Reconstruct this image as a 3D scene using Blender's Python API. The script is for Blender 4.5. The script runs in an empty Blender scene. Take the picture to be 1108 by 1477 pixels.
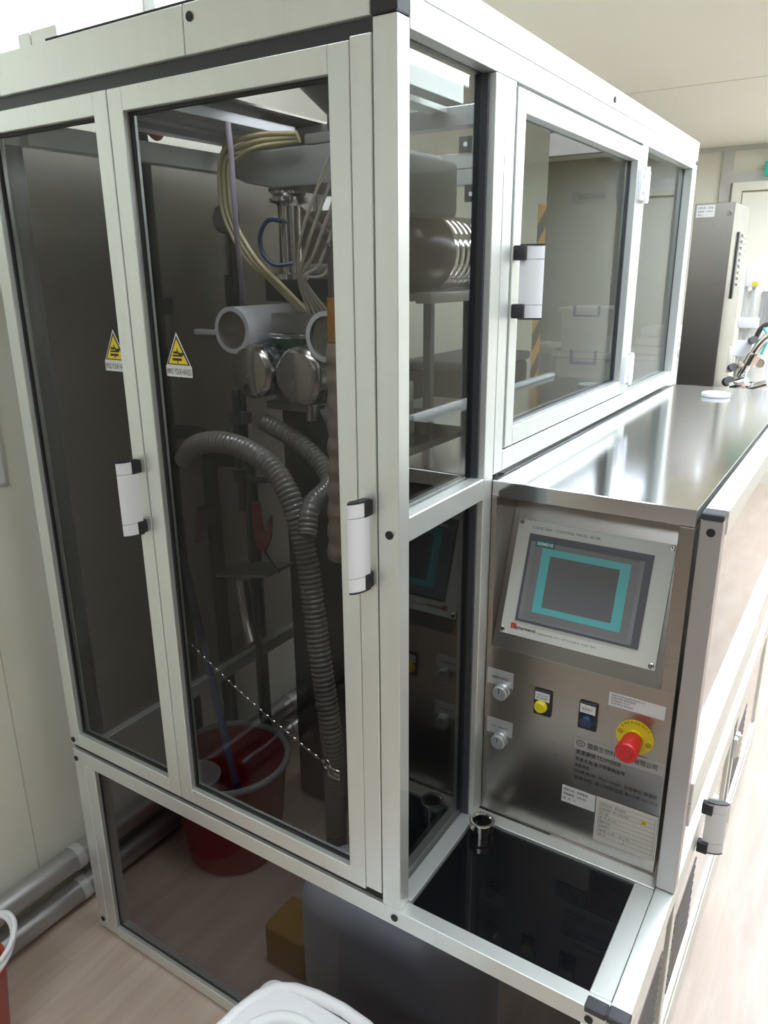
import bpy, bmesh, math, random
from mathutils import Vector, Matrix
random.seed(7)
S = bpy.context.scene
COL = S.collection

# ------------------------------------------------------------------ camera
cam_d = bpy.data.cameras.new('camera')
cam = bpy.data.objects.new('camera', cam_d)
COL.objects.link(cam)
yaw, pit, rol = -0.572352258, -0.307201620, -0.00935198029
fwd = Vector((math.sin(yaw)*math.cos(pit), math.cos(yaw)*math.cos(pit), math.sin(pit)))
rt = fwd.cross(Vector((0, 0, 1))).normalized()
up = rt.cross(fwd)
c_, s_ = math.cos(rol), math.sin(rol)
rt, up = c_*rt + s_*up, -s_*rt + c_*up
R = Matrix((rt, up, -fwd)).transposed().to_4x4()
cam.matrix_world = Matrix.Translation((0.5821, -0.9453, 1.7035)) @ R
cam_d.sensor_fit = 'AUTO'
cam_d.sensor_width = 36
cam_d.lens = 1089.033*36/1477
cam_d.clip_start = 0.02
S.camera = cam

# ------------------------------------------------------------------ world, exposure
w = bpy.data.worlds.new('world')
S.world = w
w.use_nodes = True
w.node_tree.nodes['Background'].inputs[0].default_value = (0.9, 0.95, 1, 1)
w.node_tree.nodes['Background'].inputs[1].default_value = 0.05
S.view_settings.view_transform = 'Standard'
S.view_settings.look = 'None'
S.view_settings.gamma = 1
S.view_settings.use_curve_mapping = False
S.view_settings.exposure = 0.12
S.cycles.max_bounces = 14
S.cycles.diffuse_bounces = 5
S.cycles.glossy_bounces = 5
S.cycles.transparent_max_bounces = 24
S.cycles.sample_clamp_indirect = 6
S.cycles.use_denoising = True
# the lamps of the room and one added over the machine: centre x, y, z, size x, size y, strength
LAMPS = [
    (0.90, 2.62, 2.6, 0.74, 1.55, 16, 'flat ceiling light above the aisle beside the far end of the counter'),
    (0.97, 0.55, 2.6, 0.60, 1.25, 14, 'flat ceiling light above the aisle beside the control console'),
    (0.97, 4.55, 2.6, 0.60, 1.25, 42, 'flat ceiling light before the door of the back wall'),
    (-0.30, 0.50, 2.6, 0.60, 1.20, 15, 'added flat ceiling light above the open roof, brightening the rollers inside'),  # added out of view to brighten the rollers behind the doors
    (0.20, -2.3, 2.6, 1.25, 0.60, 11, 'flat ceiling light in front of the two tinted doors'),
    (-1.64, 4.83, 2.6, 0.62, 1.05, 1.4, 'dull square ceiling panel with dark rim seen through the hinged side window'),
]

# ------------------------------------------------------------------ materials
def M(name):
    m = bpy.data.materials.new(name)
    m.use_nodes = True
    return m, m.node_tree, m.node_tree.nodes['Principled BSDF']

def mat(name, col, rough=0.5, metal=0.0, spec=0.5, var=0.0, scale=20, stretch=(1, 1, 1), bump=0.0, rvar=0.0, coat=0.0, emis=0.0, aniso=0.0):
    m, t, b = M(name)
    col = tuple(col)
    b.inputs['Base Color'].default_value = (*col, 1)
    b.inputs['Roughness'].default_value = rough
    b.inputs['Metallic'].default_value = metal
    b.inputs['Specular IOR Level'].default_value = spec
    b.inputs['Coat Weight'].default_value = coat
    if emis:
        b.inputs['Emission Color'].default_value = (*col, 1)
        b.inputs['Emission Strength'].default_value = emis
    if var or bump or rvar:
        tc = t.nodes.new('ShaderNodeTexCoord')
        mp = t.nodes.new('ShaderNodeMapping')
        mp.inputs['Scale'].default_value = stretch
        nz = t.nodes.new('ShaderNodeTexNoise')
        nz.inputs['Scale'].default_value = scale
        nz.inputs['Detail'].default_value = 4
        t.links.new(tc.outputs['Object'], mp.inputs[0])
        t.links.new(mp.outputs[0], nz.inputs['Vector'])
        if var:
            mx = t.nodes.new('ShaderNodeMix')
            mx.data_type = 'RGBA'
            mx.inputs['A'].default_value = (*[c*(1-var) for c in col], 1)
            mx.inputs['B'].default_value = (*[min(1, c*(1+var)) for c in col], 1)
            t.links.new(nz.outputs['Fac'], mx.inputs['Factor'])
            t.links.new(mx.outputs['Result'], b.inputs['Base Color'])
        if rvar:
            mr = t.nodes.new('ShaderNodeMapRange')
            mr.inputs['To Min'].default_value = max(0.02, rough-rvar)
            mr.inputs['To Max'].default_value = rough+rvar
            t.links.new(nz.outputs['Fac'], mr.inputs['Value'])
            t.links.new(mr.outputs[0], b.inputs['Roughness'])
        if bump:
            bp = t.nodes.new('ShaderNodeBump')
            bp.inputs['Strength'].default_value = bump
            bp.inputs['Distance'].default_value = 0.002
            t.links.new(nz.outputs['Fac'], bp.inputs['Height'])
            t.links.new(bp.outputs[0], b.inputs['Normal'])
    return m

def glass(name, tint, refl=1.0):
    """smoked acrylic: tinted see-through plus a mirror coat that grows towards grazing angles"""
    m, t, b = M(name)
    t.nodes.remove(b)
    out = t.nodes['Material Output']
    g = t.nodes.new('ShaderNodeNewGeometry')
    dot = t.nodes.new('ShaderNodeVectorMath'); dot.operation = 'DOT_PRODUCT'
    t.links.new(g.outputs['Incoming'], dot.inputs[0]); t.links.new(g.outputs['Normal'], dot.inputs[1])
    def ma(op, a, bb=None):
        n = t.nodes.new('ShaderNodeMath'); n.operation = op
        for i, v in enumerate((a, bb)):
            if v is None: continue
            if isinstance(v, (int, float)): n.inputs[i].default_value = v
            else: t.links.new(v, n.inputs[i])
        return n.outputs[0]
    a = ma('ABSOLUTE', dot.outputs['Value'])
    p = ma('POWER', ma('SUBTRACT', 1.0, a), 5.0)
    f = ma('ADD', ma('MULTIPLY', p, 0.96*refl), 0.04*refl)
    tr = t.nodes.new('ShaderNodeBsdfTransparent'); tr.inputs[0].default_value = (*tint, 1)
    gl = t.nodes.new('ShaderNodeBsdfGlossy'); gl.inputs['Roughness'].default_value = 0.015
    gl.inputs['Color'].default_value = (1, 1, 1, 1)
    mx = t.nodes.new('ShaderNodeMixShader')
    t.links.new(f, mx.inputs[0]); t.links.new(tr.outputs[0], mx.inputs[1]); t.links.new(gl.outputs[0], mx.inputs[2])
    t.links.new(mx.outputs[0], out.inputs['Surface'])
    return m

def emit(name, col, s):
    m, t, b = M(name)
    t.nodes.remove(b)
    e = t.nodes.new('ShaderNodeEmission')
    e.inputs[0].default_value = (*col, 1); e.inputs[1].default_value = s
    t.links.new(e.outputs[0], t.nodes['Material Output'].inputs['Surface'])
    return m

ALU = mat('anodised_aluminium', (0.78, 0.81, 0.775), 0.40, 0.70, var=0.03, scale=8, stretch=(6, 6, .5))
ALU_D = mat('aluminium_raw', (0.62, 0.63, 0.64), 0.33, 0.8, var=0.05, scale=30)
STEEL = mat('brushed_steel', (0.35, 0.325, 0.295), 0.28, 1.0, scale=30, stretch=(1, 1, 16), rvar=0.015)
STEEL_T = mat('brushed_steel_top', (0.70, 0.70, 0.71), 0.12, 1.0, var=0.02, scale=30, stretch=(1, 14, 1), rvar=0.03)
STEEL_P = mat('polished_steel', (0.72, 0.70, 0.67), 0.16, 1.0)
CHROME = mat('bright_chrome', (0.82, 0.82, 0.82), 0.08, 1.0)
BLACK = mat('black_plastic', (0.018, 0.019, 0.022), 0.45)
RUBBER = mat('black_rubber_seal', (0.012, 0.012, 0.013), 0.6)
DARKCAP = mat('dark_grey_plastic', (0.045, 0.047, 0.055), 0.42)
BLACKGLASS = mat('black_glossy_glass', (0.006, 0.006, 0.007), 0.04, 0.0, 0.22)
WHITE = mat('white_plastic', (0.80, 0.81, 0.83), 0.35)
WHITE_M = mat('matt_white_plastic', (0.84, 0.84, 0.84), 0.5)
PLATE = mat('pale_grey_panel', (0.74, 0.76, 0.69), 0.38, 0.0, var=0.02)
BEZEL = mat('screen_bezel_dark', (0.10, 0.10, 0.115), 0.4)
BEZEL_L = mat('screen_bezel_grey', (0.23, 0.225, 0.245), 0.45)
BEZEL_M = mat('screen_surround_grey', (0.20, 0.20, 0.20), 0.4)
TEAL = mat('teal_print', (0.12, 0.46, 0.47), 0.4)
TEAL_D = mat('dark_teal_print', (0.0, 0.16, 0.16), 0.4)
LCD = mat('dark_lcd_screen', (0.16, 0.16, 0.165), 0.16)
INK = mat('black_ink', (0.015, 0.015, 0.015), 0.6)
INK_G = mat('grey_ink', (0.12, 0.12, 0.13), 0.6)
INK_R = mat('red_ink', (0.5, 0.03, 0.03), 0.6)
WHITE_INK = mat('white_ink', (0.75, 0.8, 0.8), 0.6)
PAPER = mat('white_paper', (0.74, 0.74, 0.73), 0.6)
PAPER_C = mat('cream_paper', (0.66, 0.62, 0.56), 0.6)
SIGNPLATE = mat('etched_metal_plate', (0.30, 0.29, 0.285), 0.30, 0.9, var=0.05, scale=40, stretch=(30, 1, 1))
TAGPLATE = mat('engraved_tag_plate', (0.55, 0.55, 0.55), 0.35, 0.5)
YELLOW = mat('yellow_plastic', (0.80, 0.66, 0.02), 0.4)
YELLOW_S = mat('yellow_print', (0.78, 0.60, 0.02), 0.5)
RED = mat('red_button_plastic', (0.62, 0.018, 0.02), 0.32)
RED_D = mat('dark_red_plastic', (0.20, 0.012, 0.012), 0.4)
RED_B = mat('red_bucket_plastic', (0.27, 0.012, 0.016), 0.38)
BLUE = mat('dark_blue_plastic', (0.012, 0.03, 0.10), 0.3)
BLUE_M = mat('blue_clip_plastic', (0.02, 0.06, 0.42), 0.4)
BLUE_S = mat('blue_painted_stick', (0.11, 0.13, 0.27), 0.4)
BLUECAN = mat('slate_blue_plastic', (0.60, 0.68, 0.78), 0.42, var=0.1, scale=4)
GREY = mat('grey_plastic', (0.30, 0.31, 0.32), 0.5)
GREY_L = mat('light_grey_plastic', (0.50, 0.51, 0.52), 0.5)
GREEN = mat('green_paint', (0.02, 0.20, 0.09), 0.4)
DARKMETAL = mat('dark_machine_paint', (0.10, 0.10, 0.10), 0.4, 0.4)
MIDMETAL = mat('grey_machine_metal', (0.34, 0.33, 0.31), 0.35, 0.8)
BLACKPIPE = mat('black_insulated_pipe', (0.02, 0.02, 0.022), 0.5)
BLACKDRUM = mat('black_drum_metal', (0.06, 0.048, 0.045), 0.28, 0.6)
AMBER = mat('amber_tube_plastic', (0.55, 0.27, 0.04), 0.35)
BEIGE_D = mat('beige_duct_plastic', (0.45, 0.36, 0.28), 0.4)
HOSE_C = mat('clear_ribbed_hose', (0.20, 0.19, 0.17), 0.18, 0.0, 0.8)
TUBE_Y = mat('yellowed_clear_tube', (0.62, 0.56, 0.30), 0.15, 0.0, 0.8)
TUBE_C = mat('clear_thin_tube', (0.55, 0.50, 0.40), 0.12, 0.0, 0.8)
PURPLE = mat('violet_tube', (0.40, 0.34, 0.42), 0.35)
BEIGEWALL = mat('beige_backing_board', (0.52, 0.45, 0.38), 0.5)
STEELPIPE = mat('galvanised_pipe', (0.46, 0.45, 0.45), 0.36, 0.75, var=0.12, scale=14)
WALL = mat('cream_wall_panel', (0.80, 0.79, 0.675), 0.55, var=0.02, scale=1.5)
CEIL = mat('cream_ceiling_panel', (0.86, 0.845, 0.74), 0.6, var=0.02, scale=1.2)
TRIM_G = mat('grey_aluminium_trim', (0.60, 0.60, 0.58), 0.4, 0.3)
CONTAINER = mat('translucent_white_box', (0.82, 0.83, 0.86), 0.4)
BAG = mat('white_plastic_bag', (0.66, 0.65, 0.62), 0.35, bump=0.6, scale=12)
JERRY = mat('milky_white_plastic', (0.82, 0.82, 0.82), 0.4, var=0.03, scale=6)
LOUVRE = mat('dark_vent_slot', (0.10, 0.085, 0.075), 0.6)
DULL = emit('dull_lamp_panel', (1.0, 0.97, 1.0), 1.0)
PANE_D = glass('smoked_door_glass', (0.63, 0.615, 0.605), 0.45)
PANE_V = glass('lightly_smoked_side_glass', (0.66, 0.65, 0.64), 0.3)
PANE_S = glass('smoked_side_glass', (0.47, 0.485, 0.465), 0.5)
PANE_W = glass('smoked_window_glass', (0.54, 0.545, 0.53), 0.8)
PANE_L = glass('dark_smoked_glass', (0.59, 0.565, 0.56), 0.35)
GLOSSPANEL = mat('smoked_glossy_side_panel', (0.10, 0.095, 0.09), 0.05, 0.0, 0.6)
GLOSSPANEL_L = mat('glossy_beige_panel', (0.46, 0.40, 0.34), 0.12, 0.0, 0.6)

def floor_mat():
    m, t, b = M('beige_vinyl_floor')
    tc = t.nodes.new('ShaderNodeTexCoord'); mp = t.nodes.new('ShaderNodeMapping')
    mp.inputs['Scale'].default_value = (9, 1.1, 1)
    mp.inputs['Rotation'].default_value = (0, 0, math.radians(0))
    nz = t.nodes.new('ShaderNodeTexNoise'); nz.inputs['Scale'].default_value = 3.0; nz.inputs['Detail'].default_value = 8
    nz.inputs['Distortion'].default_value = 0.6
    cr = t.nodes.new('ShaderNodeValToRGB')
    cr.color_ramp.elements[0].position = 0.35; cr.color_ramp.elements[0].color = (0.52, 0.40, 0.325, 1)
    cr.color_ramp.elements[1].position = 0.68; cr.color_ramp.elements[1].color = (0.625, 0.51, 0.425, 1)
    t.links.new(tc.outputs['Object'], mp.inputs[0]); t.links.new(mp.outputs[0], nz.inputs['Vector'])
    t.links.new(nz.outputs['Fac'], cr.inputs[0]); t.links.new(cr.outputs[0], b.inputs['Base Color'])
    b.inputs['Roughness'].default_value = 0.38
    return m
FLOOR = floor_mat()

def hazard_mat():
    m, t, b = M('hazard_tape')
    tc = t.nodes.new('ShaderNodeTexCoord'); sp = t.nodes.new('ShaderNodeSeparateXYZ')
    t.links.new(tc.outputs['Object'], sp.inputs[0])
    def ma(op, a, bb):
        n = t.nodes.new('ShaderNodeMath'); n.operation = op
        for i, v in enumerate((a, bb)):
            if isinstance(v, (int, float)): n.inputs[i].default_value = v
            else: t.links.new(v, n.inputs[i])
        return n.outputs[0]
    v = ma('ADD', sp.outputs['Z'], ma('ADD', ma('MULTIPLY', sp.outputs['Y'], -0.8), 20.0))
    v = ma('LESS_THAN', ma('MODULO', v, 0.20), 0.10)
    mx = t.nodes.new('ShaderNodeMix'); mx.data_type = 'RGBA'
    mx.inputs['A'].default_value = (0.85, 0.42, 0.03, 1); mx.inputs['B'].default_value = (0.012, 0.012, 0.012, 1)
    t.links.new(v, mx.inputs['Factor']); t.links.new(mx.outputs['Result'], b.inputs['Base Color'])
    b.inputs['Roughness'].default_value = 0.5
    return m
HAZARD = hazard_mat()

def knurl_mat():
    m, t, b = M('knurled_die_roller')
    tc = t.nodes.new('ShaderNodeTexCoord'); vo = t.nodes.new('ShaderNodeTexVoronoi')
    vo.inputs['Scale'].default_value = 75
    t.links.new(tc.outputs['Object'], vo.inputs['Vector'])
    cr = t.nodes.new('ShaderNodeValToRGB')
    cr.color_ramp.elements[0].position = 0.25; cr.color_ramp.elements[0].color = (0.55, 0.60, 0.66, 1)
    cr.color_ramp.elements[1].position = 0.55; cr.color_ramp.elements[1].color = (0.12, 0.14, 0.17, 1)
    t.links.new(vo.outputs['Distance'], cr.inputs[0]); t.links.new(cr.outputs[0], b.inputs['Base Color'])
    b.inputs['Metallic'].default_value = 0.7; b.inputs['Roughness'].default_value = 0.3
    return m
KNURL = knurl_mat()

# ------------------------------------------------------------------ mesh builder
WL = {}

class MB:
    def __init__(s):
        s.bm = bmesh.new(); s.mats = []; s.round = False
    def _mi(s, m):
        if m not in s.mats: s.mats.append(m)
        return s.mats.index(m)
    def _add(s, bm, m):
        i = s._mi(m)
        for f in bm.faces: f.material_index = i
        me = bpy.data.meshes.new('t'); bm.to_mesh(me); bm.free()
        s.bm.from_mesh(me); bpy.data.meshes.remove(me)
        return s
    def box(s, x0, x1, y0, y1, z0, z1, m, bev=0.0012):
        bm = bmesh.new(); bmesh.ops.create_cube(bm, size=1)
        for v in bm.verts:
            v.co = Vector(((x0+x1)/2+v.co.x*(x1-x0), (y0+y1)/2+v.co.y*(y1-y0), (z0+z1)/2+v.co.z*(z1-z0)))
        d = min(abs(x1-x0), abs(y1-y0), abs(z1-z0))
        if bev and d > 2.2*bev:
            bmesh.ops.bevel(bm, geom=list(bm.edges), offset=bev, segments=1 if bev < .003 else (3 if bev < .03 else 8), affect='EDGES', profile=0.5)
        bmesh.ops.recalc_face_normals(bm, faces=list(bm.faces))
        return s._add(bm, m)
    def obox(s, o, u, v, n, a, b, c, m, bev=0.0):
        """box from corner o along unit vectors u, v, n by lengths a, b, c"""
        o, u, v, n = Vector(o), Vector(u), Vector(v), Vector(n)
        bm = bmesh.new(); bmesh.ops.create_cube(bm, size=1)
        for q in bm.verts:
            q.co = o + u*a*(q.co.x+.5) + v*b*(q.co.y+.5) + n*c*(q.co.z+.5)
        if bev: bmesh.ops.bevel(bm, geom=list(bm.edges), offset=bev, segments=2, affect='EDGES', profile=0.5)
        bmesh.ops.recalc_face_normals(bm, faces=list(bm.faces))
        return s._add(bm, m)
    def lathe(s, prof, base, axis, m, seg=32):
        """profile [(radius, distance along axis)] turned round the axis through base"""
        axis = Vector(axis).normalized(); base = Vector(base)
        a = axis.orthogonal().normalized(); b = axis.cross(a)
        bm = bmesh.new(); rings = []
        for r, h in prof:
            if r < 1e-6: rings.append([bm.verts.new(base+axis*h)])
            else: rings.append([bm.verts.new(base+axis*h+(a*math.cos(2*math.pi*k/seg)+b*math.sin(2*math.pi*k/seg))*r) for k in range(seg)])
        for A, B in zip(rings, rings[1:]):
            for k in range(seg):
                k2 = (k+1) % seg
                if len(A) == 1 and len(B) == 1: continue
                if len(A) == 1: bm.faces.new((A[0], B[k], B[k2]))
                elif len(B) == 1: bm.faces.new((A[k], B[0], A[k2]))
                else: bm.faces.new((A[k], B[k], B[k2], A[k2]))
        bmesh.ops.recalc_face_normals(bm, faces=list(bm.faces))
        return s._add(bm, m)
    def cyl(s, p0, p1, r, m, r2=None, seg=24, bev=0.0):
        p0, p1 = Vector(p0), Vector(p1); L = (p1-p0).length; r2 = r if r2 is None else r2
        if bev: pr = [(0, 0), (r-bev, 0), (r, bev), (r2, L-bev), (r2-bev, L), (0, L)]
        else: pr = [(0, 0), (r, 0), (r2, L), (0, L)]
        return s.lathe(pr, p0, p1-p0, m, seg)
    def tube(s, pts, r, m, seg=12, sub=8, closed=False, rib=None):
        P = [Vector(p) for p in pts]; path = []; s.round = True
        n = len(P)
        rng = range(n if closed else n-1)
        for i in rng:
            p0 = P[(i-1) % n] if (closed or i > 0) else P[0]*2-P[1]
            p1 = P[i]; p2 = P[(i+1) % n]
            p3 = P[(i+2) % n] if (closed or i+2 < n) else p2*2-p1
            for k in range(sub):
                t = k/sub
                path.append(0.5*((2*p1)+(p2-p0)*t+(2*p0-5*p1+4*p2-p3)*t*t+(3*p1-p0-3*p2+p3)*t**3))
        if not closed: path.append(P[-1])
        if rib:
            # resample evenly at a third of the rib pitch
            out = [path[0]]; acc = 0; step = rib/4
            for a, b in zip(path, path[1:]):
                L = (b-a).length; d = step-acc
                while d <= L:
                    out.append(a.lerp(b, d/L)); d += step
                acc = (L-(d-step)) if L > 0 else acc
            path = out
        N = len(path); bm = bmesh.new(); rings = []
        t0 = (path[1]-path[0]).normalized(); nrm = t0.orthogonal().normalized()
        for i, p in enumerate(path):
            if closed: tg = (path[(i+1) % N]-path[i-1]).normalized()
            else: tg = (path[min(i+1, N-1)]-path[max(i-1, 0)]).normalized()
            nrm = (nrm-tg*nrm.dot(tg)).normalized(); bn = tg.cross(nrm)
            rr = r
            if rib: rr = r*(1.0, 1.07, 1.07, 1.0)[i % 4] if i % 4 else r*0.93
            rings.append([bm.verts.new(p+(nrm*math.cos(2*math.pi*k/seg)+bn*math.sin(2*math.pi*k/seg))*rr) for k in range(seg)])
        for i in range(N if closed else N-1):
            A, B = rings[i], rings[(i+1) % N]
            for k in range(seg):
                bm.faces.new((A[k], B[k], B[(k+1) % seg], A[(k+1) % seg]))
        if not closed:
            bm.faces.new(rings[0]); bm.faces.new(rings[-1])
        bmesh.ops.recalc_face_normals(bm, faces=list(bm.faces))
        return s._add(bm, m)
    def prism(s, poly, axis, a, b, m, bev=0.0):
        """2D polygon extruded along 'x' (poly = y,z), 'y' (x,z) or 'z' (x,y) from a to b"""
        def P(p, h):
            return {'x': (h, p[0], p[1]), 'y': (p[0], h, p[1]), 'z': (p[0], p[1], h)}[axis]
        bm = bmesh.new()
        A = [bm.verts.new(P(p, a)) for p in poly]; B = [bm.verts.new(P(p, b)) for p in poly]
        bm.faces.new(A); bm.faces.new(B)
        for i in range(len(poly)):
            j = (i+1) % len(poly); bm.faces.new((A[i], A[j], B[j], B[i]))
        bmesh.ops.recalc_face_normals(bm, faces=list(bm.faces))
        if bev: bmesh.ops.bevel(bm, geom=list(bm.edges), offset=bev, segments=3, affect='EDGES', profile=0.5)
        return s._add(bm, m)
    def text(s, body, o, u, v, m, w=None, h=None, size=None, lift=0.0004, bold=0.0, slant=0.0):
        """writing with its lower left corner at o, running along u; w/h fit its box"""
        cu = bpy.data.curves.new('t', 'FONT'); cu.body = body; cu.size = 1; cu.extrude = 0; cu.offset = bold; cu.shear = slant
        cu.resolution_u = 3
        ob = bpy.data.objects.new('t', cu); COL.objects.link(ob)
        dg = bpy.context.evaluated_depsgraph_get()
        me = bpy.data.meshes.new_from_object(ob.evaluated_get(dg))
        bpy.data.objects.remove(ob); bpy.data.curves.remove(cu)
        if not me.vertices:
            return s
        xs = [p.co.x for p in me.vertices]; ys = [p.co.y for p in me.vertices]
        x0, y0, W, H = min(xs), min(ys), max(xs)-min(xs), max(ys)-min(ys)
        if size: sx = sy = size
        else:
            sx = w/W if w else None; sy = h/H if h else None
            sx = sx or sy; sy = sy or sx
        u, v = Vector(u), Vector(v); n = u.cross(v)
        for p in me.vertices:
            p.co = Vector(o)+u*((p.co.x-x0)*sx)+v*((p.co.y-y0)*sy)+n*lift
        bm = bmesh.new(); bm.from_mesh(me); bpy.data.meshes.remove(me)
        return s._add(bm, m)
    def poly(s, pts, m):
        bm = bmesh.new(); bm.faces.new([bm.verts.new(p) for p in pts])
        return s._add(bm, m)
    def build(s, name, parent=None, smooth=True, ang=None, **tags):
        bm = s.bm
        if ang is None: ang = 60 if s.round else 28
        if parent is not None: loc = WL[parent]
        else:
            xs = [v.co for v in bm.verts]
            lo = Vector((min(v.x for v in xs), min(v.y for v in xs), min(v.z for v in xs)))
            hi = Vector((max(v.x for v in xs), max(v.y for v in xs), max(v.z for v in xs)))
            loc = Vector(((lo.x+hi.x)/2, (lo.y+hi.y)/2, lo.z))
        bmesh.ops.translate(bm, verts=list(bm.verts), vec=-loc)
        me = bpy.data.meshes.new(name); bm.to_mesh(me); bm.free()
        for m in s.mats: me.materials.append(m)
        if smooth:
            me.polygons.foreach_set('use_smooth', [True]*len(me.polygons))
            me.set_sharp_from_angle(angle=math.radians(ang))
        o = bpy.data.objects.new(name, me); COL.objects.link(o)
        if parent is not None: o.parent = parent
        else: o.location = loc
        WL[o] = loc
        for k, v in tags.items(): o[k] = v
        return o

def thing(name, label, category, loc, group=None):
    o = bpy.data.objects.new(name, None); COL.objects.link(o)
    o.location = loc; o.empty_display_size = 0.05
    WL[o] = Vector(loc)
    o['label'] = label; o['category'] = category
    if group: o['group'] = group
    return o

def box(name, parent, x0, x1, y0, y1, z0, z1, m, bev=0.0012, **t):
    return MB().box(x0, x1, y0, y1, z0, z1, m, bev).build(name, parent, **t)

X, Y, Z = Vector((1, 0, 0)), Vector((0, 1, 0)), Vector((0, 0, 1))

# ------------------------------------------------------------------ the room
def struct(name, *b, m=WALL):
    return MB().box(*b, m, 0).build(name, kind='structure')
BY = 5.84
struct('floor', -3.2, 5.2, -4.2, 6.0, -0.1, 0.0, m=FLOOR)
struct('ceiling', -3.2, 5.2, -4.2, 6.0, 2.6, 2.7, m=CEIL)
struct('wall_left', -1.25, -1.13, -4.2, 3.45, 0.0, 2.6)
WALL_DIM = mat('dimmed_wall_panel', (0.47, 0.48, 0.405), 0.55, var=0.02, scale=1.5)  # wall colour darkened to stand in for the dimmer light of the alcove
struct('wall_recess', -3.2, -1.25, 3.33, 3.45, 0.0, 2.6, m=WALL_DIM)
struct('wall_alcove', -3.2, -3.08, 3.45, BY, 0.0, 2.6, m=WALL_DIM)
struct('wall_rear', -3.2, -0.93, BY, 6.0, 0.0, 2.6, m=WALL_DIM)
struct('wall_back', -0.93, 5.2, BY, 6.0, 0.0, 2.6)
struct('wall_right', 5.08, 5.2, -4.2, BY, 0.0, 2.6)
struct('wall_front', -1.13, 5.08, -4.2, -4.08, 0.0, 2.6, m=mat('grey_partition', (0.30, 0.29, 0.28), 0.6))
# seams of the wall and ceiling panels
tn = [0]
def trim(*b, m=TRIM_G):
    tn[0] += 1
    return MB().box(*b, m, 0).build('trim_%d' % tn[0], kind='structure')
SEAM = mat('panel_seam', (0.56, 0.54, 0.46), 0.6)
for yy in (-0.97, -0.05, 0.87, 1.79, 2.71): trim(-1.1305, -1.129, yy-0.0015, yy+0.0015, 0.0, 2.6, m=SEAM)
for yy in (3.56, 0.9): trim(-1.12, 5.08, yy-0.002, yy+0.002, 2.5985, 2.6005, m=SEAM)
# grey aluminium frame of the door in the back wall
trim(-0.90, 1.6, BY-0.02, BY, 2.565, 2.60)
trim(-0.640, -0.565, BY-0.025, BY, 0.0, 2.565)
trim(-0.565, 1.3, BY-0.024, BY, 2.335, 2.41)
trim(-0.545, -0.478, BY-0.05, BY, 0.0, 2.335, m=WALL)
trim(-0.478, 1.2, BY-0.05, BY, 2.275, 2.335, m=WALL)
d = box('door_1', None, -0.470, 0.55, BY-0.03, BY-0.002, 0.01, 2.262, WALL)
d['kind'] = 'structure'
MB().cyl((0.46, BY-0.03, 1.0), (0.46, BY-0.08, 1.0), .012, STEEL_P).cyl((0.46, BY-0.075, 1.0), (0.34, BY-0.075, 1.0), .010, STEEL_P).build('door_handle', d)
b = MB().box(-1.1295, -1.12, -4.08, 3.45, 0.0, 0.10, WALL, 0).build('baseboard_left', kind='structure')
box('baseboard_back', None, -3.08, -0.64, BY-0.012, BY, 0, 0.1, WHITE_M)['kind'] = 'structure'

# ------------------------------------------------------------------ lamps
for i, (x, y, z, sx, sy, st, lab) in enumerate(LAMPS):
    t = thing('ceiling_light', lab, 'ceiling light', (x, y, z-0.03))
    f = MB()
    fr = ALU if i < 5 else DARKCAP
    f.box(x-sx/2-.03, x+sx/2+.03, y-sy/2-.03, y-sy/2, z-.03, z-.0005, fr)
    f.box(x-sx/2-.03, x+sx/2+.03, y+sy/2, y+sy/2+.03, z-.03, z-.0005, fr)
    f.box(x-sx/2-.03, x-sx/2, y-sy/2, y+sy/2, z-.03, z-.0005, fr)
    f.box(x+sx/2, x+sx/2+.03, y-sy/2, y+sy/2, z-.03, z-.0005, fr)
    f.build('frame', t)
    em = emit('lamp_glow', (0.89, 0.995, 1.12), st) if i < 5 else emit('dull_lamp_glow', (0.93, 0.9, 1.0), st)
    MB().box(x-sx/2, x+sx/2, y-sy/2, y+sy/2, z-.022, z-.012, em, 0).build('diffuser', t)
# ------------------------------------------------------------------ machine enclosure
enc = thing('machine_enclosure', 'large aluminium framed machine enclosure with smoked glass doors and windows', 'machine enclosure', (-0.3, 0.6, 0))
H1, HT = 0.572, 2.092
W0, D1, D2 = -0.965, 1.10, 1.85
B = lambda n, *a, m=ALU, **t: box(n, enc, *a, m, **t)
def bolt(parent, x, y, z, ax, r=.007):
    MB().cyl((x, y, z), Vector((x, y, z))+Vector(ax)*.0012, r, RUBBER, seg=16).build('bolt_cap', parent)
# lower frame
B('post', W0, -0.9275, 0, .04, .012, .532)
B('post', -0.9265, -0.889, 0, .04, .012, .532)
B('post', W0, -0.925, D1-.04, D1, .012, .532)
B('post', .345, .385, 0, .04, .012, .532)
B('beam', W0, .385, 0, .030, .533, H1)
B('beam', -0.888, .344, 0, .035, .008, .04)
B('beam', W0, -0.925, .041, D1-.041, .533, H1)
B('beam', -0.9, -0.05, D1-.04, D1, .533, H1)
B('beam', -0.036, .006, .031, .304, .533, .576)
B('beam', .348, .384, .031, .304, .533, H1)
B('beam', -0.036, .384, .305, .337, .533, .574)
B('beam', .3855, .419, .0, 1.85, .533, H1)
B('beam', .348, .384, D2-.04, D2, .04, .532)
bolt(enc, -0.955, -0.001, .545, -Y); bolt(enc, -0.945, -.001, .04, -Y); bolt(enc, -0.012, -.001, .553, -Y)
bolt(enc, -0.955, -.001, .6, -Y); bolt(enc, -.017, -.001, 1.31, -Y); bolt(enc, .358, -.001, .548, -Y)
# black corner caps at the front right corner of the shelf
MB().box(.349, .3845, -.0015, .022, .56, .5745, DARKCAP, .002).build('corner_cap', enc, label='dark grey plastic corner cap')
MB().box(.3855, .4195, -.0015, .024, .56, .5745, DARKCAP, .002).build('corner_cap', enc, label='dark grey plastic corner cap')
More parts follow.
